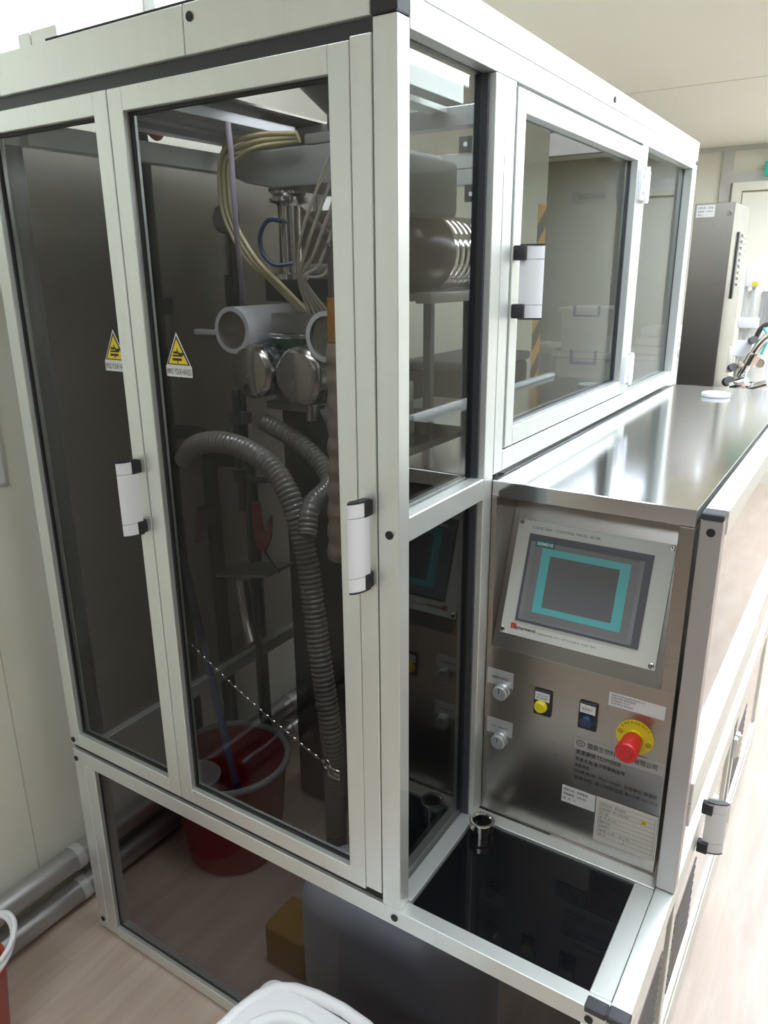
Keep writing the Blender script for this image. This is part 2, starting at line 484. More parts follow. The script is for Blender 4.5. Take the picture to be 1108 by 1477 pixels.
# lower front pane and black shelf
MB().box(-0.888, .344, .012, .017, .04, .532, PANE_L, 0).build('window_pane', enc, label='dark smoked glass pane near the floor')
MB().box(-0.888, .344, .010, .0115, .04, .044, RUBBER, 0).box(-.888, -.884, .010, .0115, .044, .532, RUBBER, 0).build('seal', enc)
MB().box(.0065, .3475, .0305, .3045, .556, .5665, BLACKGLASS, .001).build('shelf', enc, label='black glossy glass shelf')
# lower right side: louvred panels
MB().box(.386, .414, .041, .31, .10, .532, GLOSSPANEL_L, .001).build('side_panel', enc, label='glossy beige side panel')
B('rail', .3855, .420, 0.0, 1.85, .008, .10)
for k in range(15):
    z = .17+k*.019
    MB().box(.4135, .4155, .060, .300, z, z+.007, LOUVRE, 0).build('vent_slot', enc)
# upper frame
B('post', -0.038, 0, 0, .032, H1+.001, 2.021)
B('post', -0.04, 0, .305, .344, .575, 2.009)
B('post', -0.04, 0, .346, .385, 1.331, 2.009)
B('post', -0.04, 0, D2-.06, D2, 1.331, 2.009)
B('post', -0.963, -0.945, .042, .08, H1+.001, 2.0)
B('post', -0.963, -0.925, D1-.04, D1, H1+.001, 2.0)
B('post', -0.04, 0, 1.195, 1.247, 1.372, 2.009)
B('beam', -0.04, 0, .033, D2, 2.010, 2.0495)
B('beam', -0.04, 0, .033, D2, 2.0505, HT)
B('beam', -0.04, 0, .033, .304, 1.292, 1.333)
B('beam', -0.04, 0, .386, D2-.061, 1.331, 1.371)
B('beam', -0.963, -0.925, .082, D1-.041, 1.955, 2.0)
B('beam', -0.963, -0.925, .033, D1, 2.0505, HT)
B('beam', -0.92, -0.37, D1-.04, D1, 1.93, 1.969)
B('beam', -0.92, -0.37, D1-.04, D1, 1.971, 2.01)
B('beam', -0.25, -0.21, .04, .60, 2.03, 2.07)
B('beam', -0.32, -0.28, .04, .66, 2.03, 2.07)
B('beam', -0.92, -0.045, .662, .70, 2.003, 2.043, m=ALU_D)
MB().box(-.92, -.62, .04, D1-.042, 2.045, 2.0495, STEEL, 0).build('roof_panel', enc, label='grey steel roof sheet')
for x in (-.88, -.78, -.68): B('roof_rail', x-.02, x+.02, .041, .61, 2.012, 2.034, m=ALU_D)
MB().box(-.95, -.945, .043, D1-.041, H1+.002, 1.954, PANE_V, 0).build('window_pane', enc, label='smoked glass pane facing the wall')
# bracket tabs on the rear beam
for x in (-0.435,):
    MB().box(x-.02, x+.02, D1-.046, D1-.041, 2.01, 2.05, DARKMETAL).cyl((x, D1-.047, 2.03), (x, D1-.046, 2.03), .006, WHITE).build('bracket', enc)
    MB().box(x+.0, x+.04, D1-.046, D1-.041, 1.885, 1.93, DARKMETAL).cyl((x+.02, D1-.047, 1.905), (x+.02, D1-.046, 1.905), .006, WHITE).build('bracket', enc)
# front header: three cover panels above a dark seal
MB().box(W0, -0.041, .010, .03, 2.0025, 2.0235, DARKCAP, 0).build('seal', enc, label='dark grey rubber strip above the doors')
MB().box(W0, -0.041, .008, .034, .5725, .5845, RUBBER, 0).build('seal', enc, label='black rubber strip below the doors')
for a, b2 in ((W0, -0.872), (-0.8705, -0.383), (-0.3815, -0.042)):
    B('header_panel', a, b2, 0, .030, 2.024, HT)
bolt(enc, -0.895, -.001, 2.07, -Y); bolt(enc, -0.366, -.001, 2.073, -Y)
MB().box(-0.041, .0005, -.0015, .031, 2.0225, HT, BLACK, .002).build('corner_cap', enc, label='black plastic corner cap')
MB().box(-0.72, -0.20, .002, .02, HT, HT+.004, RUBBER, 0).build('seal', enc)
B('header_block', -0.80, -0.765, .004, .05, HT, HT+.022)
B('header_block', -0.763, -0.69, .004, .05, HT, HT+.022)
# inner reveals (white seal lips) of the narrow side window
MB().box(-.036, -.030, .033, .304, .577, .581, ALU_D, 0).box(-.036, -.012, .2985, .3045, .577, 1.29, DARKCAP, 0).box(-.036, -.012, .2985, .3045, 1.334, 2.008, DARKCAP, 0).build('seal', enc)
MB().box(-.030, -.025, .033, .304, .577, 1.292, PANE_W, 0).build('window_pane', enc, label='smoked glass pane beside the control panel')
MB().box(-.030, -.025, .033, .304, 1.334, 2.010, PANE_W, 0).build('window_pane', enc, label='tall smoked glass pane beside the corner post')
MB().box(-.030, -.025, 1.248, D2-.061, 1.372, 2.010, PANE_S, 0).build('window_pane', enc, label='smoked glass pane at the far end of the cabinet')
MB().box(-.0285, -.0245, D2-.0665, D2-.0615, 1.372, 2.009, DARKCAP, 0).build('seal', enc)

def handle(parent, o, u, v, n, L=.152, tip=-1, reach=.047, lean=.016):
    """curved white grip blade on two black feet; o = lower end of the foot line, v along the grip, n away from the door, tip = side it leans to along u"""
    o, u, v, n = map(Vector, (o, u, v, n))
    for k in (.002, L-.028):
        MB().obox(o+v*k-u*(.013-.004*tip), u, v, n, .018, .026, .022, BLACK, .002).build('handle_foot', parent)
    def section(th, grow=0.0):
        outer, inner = [], []
        for k in range(9):
            t = k/8
            p = n*(.009+(reach-.009)*math.sin(t*1.35)/math.sin(1.35)) + u*tip*lean*(1-math.cos(t*1.35))/(1-math.cos(1.35))
            d = (n*math.cos(t*1.35)*(reach-.009)+u*tip*lean*1.6*math.sin(t*1.35)).normalized()
            q = v.cross(d).normalized()
            if q.dot(u)*tip < 0: q = -q
            outer.append(p-q*grow); inner.append(p+q*th)
        return outer+inner[::-1]
    def slab(m, ring, a, b, mm):
        bm = bmesh.new()
        A = [bm.verts.new(o+v*a+p) for p in ring]; Bv = [bm.verts.new(o+v*b+p) for p in ring]
        for vs in (A, Bv): bm.faces.new(vs)
        for i in range(len(ring)):
            j = (i+1) % len(ring); bm.faces.new((A[i], A[j], Bv[j], Bv[i]))
        bmesh.ops.recalc_face_normals(bm, faces=list(bm.faces))
        m._add(bm, mm)
    m = MB(); ring = section(.006)
    for a, b in ((.003, .0255), (.0267, L-.0267), (L-.0255, L-.003)): slab(m, ring, a, b, WHITE)
    m.build('handle_grip', parent, label='white curved grip')
    ring = section(.013, .0006)
    for a, b in ((0, .0028), (L-.0028, L)):
        c = MB(); slab(c, ring, a, b, BLACK); c.build('grip_end', parent, label='black end of the grip')

def sticker(parent, x, z, y):
    """triangular hand warning label with a caption"""
    m = MB()
    def tri(cx, zb, w, h, yy, mm): m.prism([(cx-w/2, zb), (cx+w/2, zb), (cx, zb+h)], 'y', yy, yy+.0004, mm)
    tri(x, z+.019, .064, .060, y-.0005, PAPER)
    m.box(x-.033, x+.033, y-.0005, y-.0001, z, z+.0195, PAPER, 0)
    tri(x, z+.0215, .058, .052, y-.0009, INK)
    tri(x, z+.0235, .049, .044, y-.0013, YELLOW_S)
    yy = y-.0017
    m.box(x-.013, x+.010, yy, yy+.0004, z+.029, z+.0335, INK, 0)
    m.box(x-.012, x+.013, yy, yy+.0004, z+.0365, z+.0395, INK, 0)
    m.box(x-.010, x+.004, yy, yy+.0004, z+.0415, z+.0455, INK, 0)
    m.box(x+.003, x+.016, yy, yy+.0004, z+.0395, z+.0435, INK, 0)
    m.box(x-.001, x+.001, yy, yy+.0004, z+.0455, z+.051, INK, 0)
    m.box(x-.001, x+.001, yy, yy+.0004, z+.0245, z+.029, INK, 0)
    m.text('MIND YOUR HANDS', (x-.031, y-.0005, z+.004), X, Z, INK, w=.062, h=.011)
    m.build('warning_sticker', parent, label='yellow triangular hand warning with the words MIND YOUR HANDS')

def front_door(x0, x1, lab, extra):
    m = MB(); z0, z1, f = .586, 2.0, .036
    m.box(x0, x0+f, 0, .030, z0, z1, ALU); m.box(x1-f, x1, 0, .030, z0, z1, ALU)
    m.box(x0+f, x1-f, 0, .030, z0, z0+f, ALU); m.box(x0+f, x1-f, 0, .030, z1-f, z1, ALU)
    d = m.build('cabinet_door', enc, label=lab)
    gx0, gx1 = x0+f, x1-f
    MB().box(gx0, gx1, .018, .023, z0+f, z1-f, PANE_D, 0).build('door_pane', d)
    s = MB(); e = .006
    s.box(gx0, gx0+e, .012, .0178, z0+f, z1-f, RUBBER, 0); s.box(gx1-e, gx1, .012, .0178, z0+f, z1-f, RUBBER, 0)
    s.box(gx0+e, gx1-e, .012, .0178, z0+f, z0+f+e, RUBBER, 0); s.box(gx0+e, gx1-e, .012, .0178, z1-f-e, z1-f, RUBBER, 0)
    s.build('pane_seal', d)
    return d
d1 = front_door(-0.966, -0.576, 'wide left leaf of the two smoked front doors', 0)
handle(d1, (-0.588, 0, 1.212), X, Z, -Y)
sticker(d1, -0.648, 1.526, .017)
d2 = front_door(-0.5735, -0.0765, 'broad front door leaf with smoked glass next to the corner post', 0)
MB().box(-.0755, -.0405, 0, .030, .594, 2.004, ALU).build('door_strip', d2)
handle(d2, (-0.048, 0, 1.215), X, Z, -Y)
sticker(d2, -0.476, 1.526, .017)

# hinged side window of the upper cabinet
def side_door():
    m = MB(); y0, y1, z0, z1, f = .391, 1.191, 1.376, 2.003, .036
    a, b2 = -.030, .002
    m.box(a, b2, y0, y0+f, z0, z1, ALU); m.box(a, b2, y1-f, y1, z0, z1, ALU)
    m.box(a, b2, y0+f, y1-f, z0, z0+f, ALU); m.box(a, b2, y0+f, y1-f, z1-f, z1, ALU)
    d = m.build('side_door', enc, label='hinged smoked glass door above the counter')
    MB().box(-.026, -.021, y0+f, y1-f, z0+f, z1-f, PANE_S, 0).build('door_pane', d)
    e = .005
    MB().box(-.0205, -.015, y1-f-e, y1-f, z0+f, z1-f, DARKCAP, 0).box(-.0205, -.015, y0+f, y1-f-e, z0+f, z0+f+e, DARKCAP, 0).build('pane_seal', d)
    handle(d, (.002, .404, 1.618), Y, Z, X, L=.132, tip=1, reach=.050)
    return d
d3 = side_door()
for z in (1.405, 1.875):
    h = MB()
    h.box(.001, .012, 1.168, 1.206, z, z+.075, WHITE, .003); h.box(.001, .012, 1.212, 1.250, z, z+.075, WHITE, .003)
    h.cyl((.012, 1.209, z-.006), (.012, 1.209, z+.081), .008, WHITE)
    for yy in (1.187, 1.231):
        h.cyl((.012, yy, z+.018), (.0135, yy, z+.018), .005, GREY_L, seg=12); h.cyl((.012, yy, z+.057), (.0135, yy, z+.057), .005, GREY_L, seg=12)
    h.build('hinge', enc, label='white hinge of the side door')
bolt(enc, .001, .93, 2.068, X); bolt(enc, .001, 1.835, 2.03, X)

# ------------------------------------------------------------------ side guard frame beside the counter
gd = thing('side_guard_frame', 'aluminium frame with glossy panels closing the aisle side below the counter', 'guard frame', (.40, 1.08, H1+.0015))
G = lambda n, *a, m=ALU, **t: box(n, gd, *a, m, **t)
MILL = mat('mill_aluminium', (0.47, 0.45, 0.445), 0.42, 0.7)
G('post', .3845, .419, .311, .345, .574, 1.317, m=MILL)
MB().box(.3845, .4195, .3095, .342, 1.3172, 1.329, DARKCAP, .002).build('post_cap', gd, label='dark grey end cap')
bolt(gd, .402, .3105, 1.297, -Y)
bolt(gd, .4192, .47, 1.305, X)
G('rail', .3845, .421, .346, D2, 1.286, 1.328)
G('rail', .3845, .424, .346, D2, .757, .80)
G('rail', .3845, .424, .346, D2, .705, .754)
G('post', .3845, .421, D2-.04, D2, .80, 1.285)
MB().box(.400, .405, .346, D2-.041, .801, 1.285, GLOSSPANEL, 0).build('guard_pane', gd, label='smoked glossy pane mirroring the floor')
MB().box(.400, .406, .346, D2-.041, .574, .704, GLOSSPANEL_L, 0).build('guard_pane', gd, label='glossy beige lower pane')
# lower doors on the aisle side, part of the enclosure
for (a, b2) in ((.35, 1.05), (1.12, 1.80)):
    q = MB()
    q.box(.400, .418, a, a+.03, .101, .532, ALU); q.box(.400, .418, b2-.03, b2, .101, .532, ALU)
    q.box(.400, .418, a+.03, b2-.03, .101, .14, ALU); q.box(.400, .418, a+.03, b2-.03, .50, .532, ALU)
    dd = q.build('low_door', enc)
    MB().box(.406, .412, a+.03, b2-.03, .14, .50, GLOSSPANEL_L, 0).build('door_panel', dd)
    for k in range(9):
        z = .20+k*.024
        MB().box(.412, .4135, a+.08, a+.30, z, z+.007, LOUVRE, 0).build('vent_slot', dd)
for z in (.20, .42):
    MB().box(.419, .430, 1.062, 1.083, z, z+.06, ALU).box(.419, .430, 1.087, 1.108, z, z+.06, ALU).cyl((.43, 1.085, z-.004), (.43, 1.085, z+.064), .006, ALU, seg=12).build('hinge', enc)
dd = [o for o in COL.objects if o.name.startswith('low_door')][0]
handle(dd, (.4192, .56, .49), Y, Z, X, L=.130, tip=1, reach=.050)

# ------------------------------------------------------------------ stainless console with the controls
con = thing('control_console', 'brushed stainless steel control console with touch panel, knobs and red emergency button', 'control console', (.19, .6, .575))
K, CY, CZ = .35, .341, .975
LL = math.hypot(1, K)
V = Vector((0, K, 1))/LL                      # up the tilted face
N = Vector((0, -1, K))/LL                     # out of the tilted face
m = MB()
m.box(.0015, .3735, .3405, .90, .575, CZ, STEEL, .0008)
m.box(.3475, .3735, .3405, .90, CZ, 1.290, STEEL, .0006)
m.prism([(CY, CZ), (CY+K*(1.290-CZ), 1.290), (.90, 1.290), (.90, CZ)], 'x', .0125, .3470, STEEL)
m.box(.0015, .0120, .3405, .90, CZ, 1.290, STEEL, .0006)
m.build('console_body', con)
def on_face(u, v): return Vector((u, CY, CZ))+V*v+N*.0002
pl = MB()
pl.obox(on_face(.0265, .032), X, V, N, .306, .233, .004, PLATE, .0006)
o4 = N*.0042
pl.obox(on_face(.055, .0625)+o4, X, V, N, .242, .177, .004, BEZEL)
pl.obox(on_face(.061, .0675)+o4, X, V, N, .223, .158, .0052, BEZEL_L)
pl.obox(on_face(.070, .0725)+o4, X, V, N, .205, .153, .0058, BEZEL_M)
pl.obox(on_face(.0870, .0865)+o4, X, V, N, .1735, .1285, .0062, TEAL)
pl.obox(on_face(.1050, .0995)+o4, X, V, N, .1365, .102, .0066, LCD)
pl.obox(on_face(.0715, .2165)+o4, X, V, N, .039, .0125, .0066, TEAL_D)
pl.text('SIEMENS', on_face(.0745, .2193)+N*.0110, X, V, WHITE_INK, w=.033, h=.0065, bold=.02)
pl.text('SIMATIC PANEL', on_face(.212, .2215)+N*.0102, X, V, INK_G, w=.062, h=.0068)
pl.text('CODE 7066 - CONTROL PANEL GK28L', on_face(.0575, .2495)+o4, X, V, INK_G, w=.138, h=.0055)
pl.text('pharmagel', on_face(.0595, .044)+o4, X, V, INK, w=.040, h=.0085, bold=.02)
pl.text('engineering  s.r.l. - via Europa 6 - Lodi  Italy', on_face(.103, .0445)+o4, X, V, INK_G, w=.118, h=.0048)
pl.obox(on_face(.0475, .0445)+o4, X, V, N, .003, .011, .0003, INK_R)
pl.obox(on_face(.0475, .0525)+o4, X, V, N, .011, .003, .0003, INK_R)
pl.lathe([(0, 0), (.0042, 0), (.0042, .0004), (0, .0004)], on_face(.0555, .0490)+o4, N, INK_R, 16)
cp = pl.build('touch_panel', con, label='pale operator panel with a dark screen framed in teal')
for u, v in ((.0335, .259), (.3255, .259), (.0315, .0395), (.3255, .0395)):
    s2 = MB().lathe([(0, 0), (.0055, 0), (.0055, .0012), (.004, .0022), (0, .0022)], on_face(u, v)+o4, N, STEEL_P, 18)
    s2.obox(on_face(u, v)+o4+N*.002-X*.003-V*.0006, X, V, N, .006, .0012, .0005, INK); s2.obox(on_face(u, v)+o4+N*.002-X*.0006-V*.003, X, V, N, .0012, .006, .0005, INK)
    s2.build('screw', cp)
FY = .3405
def knob(x, z, plate, word):
    k = MB()
    k.lathe([(0, 0), (.0165, 0), (.0165, .004), (.0150, .005), (.0150, .009), (.0160, .010), (.0160, .016), (.0145, .018), (.0, .018)], (x, FY, z), -Y, ALU_D, 32)
    k.lathe([(0, 0), (.0132, 0), (.0132, .0012), (0, .0012)], (x, FY-.018, z), -Y, GREY, 28)
    k.box(x-.0008, x+.0008, FY-.0198, FY-.0190, z+.002, z+.012, INK, 0)
    k.build('rotary_knob', con, label='silver rotary knob with a grey face')
    a, b2, c2, e2 = plate
    MB().box(a, b2, FY-.0012, FY-.0001, c2, e2, TAGPLATE, 0).text(word, (a+.010, FY-.0012, (c2+e2)/2-.003), X, Z, INK, w=b2-a-.02, h=.0062).build('name_tag', con, label='grey engraved tag reading %s' % word)
knob(.041, .879, (.0065, .0635, .889, .924), 'cuttermotor')
knob(.0415, .7635, (.0095, .0670, .773, .809), 'net speed')
def push(x0, x1, z0, z1, bm_, cx, cz, word, flush):
    q = MB().box(x0, x1, FY-.006, FY-.0001, z0, z1, BLACK, .0015)
    q.box(x0+.003, x1-.003, FY-.0072, FY-.006, z1-.022, z1-.004, PAPER, 0)
    l1, l2 = word
    if l2:
        q.text(l1, (x0+.007, FY-.0072, z1-.0115), X, Z, INK, w=x1-x0-.014, h=.004); q.text(l2, (x0+.007, FY-.0072, z1-.018), X, Z, INK, w=x1-x0-.014, h=.004)
    else: q.text(l1, (x0+.008, FY-.0072, z1-.0155), X, Z, INK, w=x1-x0-.016, h=.005)
    q.build('button_plate', con, label='black button plate with a white legend')
    MB().lathe([(0, 0), (.0130, 0), (.0130, .006), (.0118, .007), (.0118, .006+flush), (.0105, .008+flush), (0, .008+flush)], (cx, FY-.004, cz), -Y, bm_, 28).build('push_button', con, label='round yellow push button' if bm_ is YELLOW else 'round dark blue push button')
push(.111, .147, .852, .908, YELLOW, .1275, .8735, ('VACUUM', 'PUMP'), .004)
push(.203, .239, .851, .910, BLUE, .2205, .872, ('RESET', None), .004)
# emergency stop
e = MB().lathe([(0, 0), (.0350, 0), (.0350, .002), (0, .002)], (.312, FY-.0001, .8655), -Y, YELLOW_S, 40)
word = 'EMERGENCY'
for i, ch in enumerate(word):
    a = math.radians(142-i*(104/8))
    r = .0278
    u = Vector((math.sin(a), 0, -math.cos(a))); v = Vector((math.cos(a), 0, math.sin(a)))
    e.text(ch, Vector((.312, FY-.0021, .8655))+v*r-u*.0022, u, v, INK, h=.0050)
for a in (170, -20):
    c = Vector((.312, FY-.0023, .8655))+Vector((math.cos(math.radians(a)), 0, math.sin(math.radians(a))))*.0278
    e.tube([c+Vector((math.cos(q*.7854), 0, math.sin(q*.7854)))*.0045 for q in range(8)], .0005, INK, 6, 3, closed=True)
    e.obox(c-Vector((.0025, 0, .0006)), X, Z, -Y, .005, .0012, .0004, INK)
e.build('warning_disc', con, label='yellow disc printed EMERGENCY')
MB().lathe([(0, 0), (.0150, 0), (.0150, .012), (0, .012)], (.312, FY-.002, .8655), -Y, YELLOW, 32).lathe([(0, .010), (.0165, .010), (.0180, .016), (.0195, .040), (.0205, .046), (.0205, .058), (.0185, .0615), (.0120, .0620), (.0110, .0610), (0, .0610)], (.312, FY-.002, .8655), -Y, RED, 40).build('emergency_button', con, label='red mushroom emergency stop button')
# plates and papers
q = MB().box(.199, .3695, FY-.0012, FY-.0001, .7115, .8275, SIGNPLATE, 0)
q.box(.199, .3695, FY-.0016, FY-.0012, .800, .8275, mat('plate_reflection_band', (0.42, 0.40, 0.385), 0.35, 0.8), 0)  # paler top strip paints a reflection onto the brushed plate
q.text('國鼎生物科技股份有限公司', (.2255, FY-.0018, .8085), X, Z, INK, w=.133, h=.0125)
q.tube([(.211+.0085*math.cos(k*.7854), FY-.0018, .8145+.0062*math.sin(k*.7854)) for k in range(8)], .0006, INK, 6, 3, closed=True)
q.text('VZ', (.2065, FY-.0018, .8115), X, Z, INK, w=.009, h=.006)
for (s_t, xx, zz, ww, hh) in (('資產編號:TD2M0008', .203, .7895, .088, .0115), ('資產名稱:電子膠囊製造機', .203, .7735, .098, .0090), ('資產規格:', .203, .7595, .030, .0085),
                              ('供應廠商: Pharmagel', .203, .7455, .092, .0085), ('安裝單位: 製造部', .302, .7455, .062, .0085), ('放置地點: 第二特製造區', .203, .7310, .098, .0085), ('購入日期:100/12/16', .304, .7310, .062, .0085)):
    q.text(s_t, (xx, FY-.0012, zz), X, Z, INK, w=ww, h=hh)
q.build('asset_plate', con, label='etched metal asset plate with Chinese lettering')
q = MB().box(.2575, .3605, FY-.0009, FY-.0001, .9165, .9445, PAPER, 0)
for k, (s_t, ww) in enumerate((('國鼎生物科技股份有限公司', .062), ('設備名稱 軟膠囊機', .046), ('設備編號 TD2M', .034), ('保管單位 製造部', .042))):
    q.text(s_t, (.2615, FY-.0009, .9385-k*.0058), X, Z, INK_G, w=ww, h=.0040)
q.build('asset_sticker', con, label='white paper strip sticker')
q = MB().box(.181, .2495, FY-.0020, FY-.0013, .6685, .7072, PAPER, 0)
for k, (s_t, ww) in enumerate((('儀器名稱：軟膠囊機', .050), ('儀器編號：AED-001', .048), ('校  正  人:', .028))):
    q.text(s_t, (.184, FY-.0020, .6965-k*.0105), X, Z, INK, w=ww, h=.0062)
q.build('calibration_sticker', con, label='small bluish white sticker with three printed lines')
q = MB().box(.2515, .3700, FY-.0019, FY-.0013, .6045, .7085, PAPER_C, 0)
for k in range(9):
    z = .699-k*.0102
    q.box(.2585, .3665, FY-.0021, FY-.0019, z, z+.0005, INK_G, 0)
q.box(.2585, .259, FY-.0021, FY-.0019, .617, .7005, INK_G, 0); q.box(.366, .3665, FY-.0021, FY-.0019, .617, .7005, INK_G, 0)
q.box(.3115, .312, FY-.0021, FY-.0019, .617, .638, INK_G, 0)
for k, (s_t, ww) in enumerate((('資產名稱：軟膠囊機', .050), ('財產編號：第二特製造部', .056), ('型 號', .018), ('廠  牌 意大利', .034), ('購置日期', .022), ('使用單位', .022), ('保管人員   年  月', .060), ('備 註', .016))):
    q.text(s_t, (.2605, FY-.0019, .6915-k*.0102), X, Z, INK_G, w=ww, h=.0052)
q.lathe([(0, 0), (.0055, 0), (.0055, .0003), (0, .0003)], (.345, FY-.0019, .684), -Y, YELLOW_S, 20)
q.text('檢', (.3425, FY-.0023, .6815), X, Z, INK, h=.005)
q.build('record_card', con, label='cream paper record card ruled in lines')

# ------------------------------------------------------------------ counter top
ct = thing('steel_countertop', 'long brushed stainless steel countertop over the control console', 'countertop', (0, 1.1, 1.291))
m = MB()
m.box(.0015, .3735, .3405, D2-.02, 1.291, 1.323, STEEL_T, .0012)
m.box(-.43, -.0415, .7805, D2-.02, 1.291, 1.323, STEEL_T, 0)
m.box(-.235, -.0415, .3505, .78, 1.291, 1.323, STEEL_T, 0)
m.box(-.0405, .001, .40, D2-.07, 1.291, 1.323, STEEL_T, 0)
m.build('counter_slab', ct)
MB().box(-.448, -.431, .7805, D2-.02, 1.291, 1.338, WHITE, .001).build('counter_edge', ct, label='white edge strip along the rear of the counter')
MB().lathe([(.030, 0), (.040, 0), (.0425, .003), (.0425, .010), (.040, .012), (.0, .012)], (.178, 1.612, 1.3235), Z, WHITE, 40).build('port_cap', label='white round cap lying on the stainless counter outside the windows', category='cap')

bc = thing('base_cabinet', 'black closed cabinet under the rear half of the counter, behind the low side window', 'cabinet', (-.22, 1.0, .02))
MB().box(-.355, -.043, .354, 1.80, .02, 1.288, mat('black_satin_paint', (0.02, 0.02, 0.022), 0.45), .003).build('cabinet_body', bc)
MB().box(-.345, -.055, .349, .3538, 1.20, 1.25, mat('brown_black_strip', (0.06, 0.045, 0.04), 0.4), .001).build('front_rail', bc)

# ------------------------------------------------------------------ loose collar on the shelf
MB().lathe([(.0185, 0), (.0225, 0), (.0225, .018), (.0265, .020), (.0265, .032), (.0250, .0335), (.0205, .0335), (.0185, .030), (.0185, 0)], (.0345, .276, .567), Z, STEEL_P, 40).build('pipe_collar', label='shiny metal pipe collar standing on the black glass shelf', category='collar')

# ------------------------------------------------------------------ softgel machine behind the doors
sg = thing('softgel_machine', 'dark softgel machine with two white and two steel rollers behind the glass', 'machine', (-.6, .9, 0))
MB().box(-.84, -.56, .72, 1.00, .02, 1.34, DARKMETAL, .006).build('machine_body', sg)
MB().box(-.86, -.55, .72, .98, 1.341, 1.40, MIDMETAL, .004).build('machine_deck', sg)
MB().box(-.90, -.60, .865, .90, 1.401, 1.87, BEIGEWALL, .004).build('back_board', sg, label='beige board behind the rollers')
MB().box(-.86, -.52, .70, .86, 1.63, 1.69, DARKMETAL, .004).build('cross_block', sg)
def roller(x, z, r, y0, y1, mside, mface, name, lab, hub=.005):
    q = MB().lathe([(r*.80, 0), (r, 0), (r, y1-y0), (0, y1-y0)], (x, y0, z), Y, mside, 48)
    q.lathe([(r*.80, -.001), (r*.80, .006), (.0, .006)], (x, y0, z), Y, mface, 48)
    q.lathe([(r, -.001), (r*.8, -.001)], (x, y0, z), Y, mside, 48)
    q.lathe([(0, 0), (hub, 0), (hub, .006), (0, .006)], (x, y0-.001, z), Y, STEEL_P, 20)
    q.build(name, sg, label=lab)
roller(-.755, 1.572, .056, .45, .718, WHITE, MIDMETAL, 'drum_roller', 'white ring drum with a grey steel face')
roller(-.468, 1.566, .057, .45, .64, WHITE, MIDMETAL, 'drum_roller', 'white ring drum with a grey steel face')
def die(x, z, r, lab):
    q = MB().lathe([(0, 0), (r*.80, .001), (r*.86, .003), (r*.985, .012), (r, .016), (r, .19), (0, .19)], (x, .445, z), Y, STEEL_P, 48)
    q.lathe([(r*1.001, .03), (r*1.015, .032), (r*1.015, .18), (r*1.0, .182)], (x, .445, z), Y, KNURL, 48)
    q.cyl((x-.006, .440, z-.012), (x-.006, .446, z-.012), .005, CHROME)
    q.build('die_roller', sg, label=lab)
die(-.705, 1.474, .066, 'polished steel die roller')
die(-.557, 1.470, .070, 'polished steel die roller with knurled side')
# wedge between the rollers
MB().box(-.672, -.520, .50, .70, 1.565, 1.612, MIDMETAL, .004).build('wedge_block', sg)
MB().prism([(-.700, 1.566), (-.515, 1.566), (-.560, 1.50), (-.625, 1.46), (-.665, 1.50)], 'y', .53, .70, GREEN).build('wedge_guard', sg, label='green plate between the rollers')
MB().box(-.676, -.516, .492, .70, 1.5535, 1.5645, CHROME, .002).build('wedge_rim', sg)
MB().box(-.97+.03, -.76, .50, .52, 1.552, 1.566, WHITE, .003).build('side_arm', sg)
# vertical shaft with collars
MB().lathe([(0, 0), (.042, 0), (.042, .012), (.026, .014), (.026, .16), (.030, .165), (.046, .17), (.046, .178), (.034, .18), (.040, .186), (.040, .192), (.034, .194), (0, .194)], (-.612, .515, 1.690), Z, STEEL_P, 32).build('feed_shaft', sg, label='bright steel feed shaft under the tank')
MB().box(-.65, -.575, .53, .72, 1.70, 1.725, MIDMETAL, .003).build('shaft_clamp', sg)
# chutes and small fittings under the rollers
MB().box(-.72, -.57, .52, .70, 1.372, 1.392, MIDMETAL, .003).prism([(-.60, 1.392), (-.56, 1.392), (-.50, 1.27), (-.60, 1.27)], 'y', .53, .66, DARKMETAL).build('chute', sg)
MB().cyl((-.555, .50, 1.36), (-.555, .50, 1.405), .014, STEEL_P).cyl((-.56, .498, 1.40), (-.49, .498, 1.407), .004, CHROME).build('wing_nut', sg)
MB().prism([(-.55, 1.345), (-.47, 1.385), (-.44, 1.375), (-.45, 1.20), (-.55, 1.16)], 'y', .60, .70, DARKMETAL).box(-.50, -.45, .56, .66, 1.39, 1.402, MIDMETAL, .003).build('capsule_chute', sg)

# the tank under the roof, with its funnel
TANK = mat('dull_grey_steel', (0.40, 0.405, 0.385), 0.4, 0.25)
tk = thing('feed_tank', 'grey steel feed tank with rounded bottom hanging above the rollers', 'tank', (-.5, .6, 1.80))
MB().prism([(-.742, 1.966), (-.742, 1.925), (-.735, 1.915), (-.70, 1.902), (-.62, 1.886), (-.365, 1.886), (-.365, 1.966)], 'y', .47, .80, TANK, .004).build('tank_trough', tk)
MB().box(-.364, -.28, .47, .72, 1.822, 1.940, TANK, .012).build('tank_side', tk)
MB().box(-.525, -.43, .47, .56, 1.967, 1.988, TANK, .003).build('tank_lid', tk)
MB().cyl((-.70, .56, 1.90), (-.60, .80, 1.72), .012, BEIGEWALL).build('tank_strut', tk)
fn = MB().lathe([(0, 0), (.016, 0), (.016, .035), (.125, .135), (.128, .16), (.124, .16), (.120, .137), (.0, .05)], (-.465, .50, 1.9885), Z, MIDMETAL, 40)
fn.build('steel_funnel', label='grey steel funnel standing on the tank lid under the roof', category='funnel')

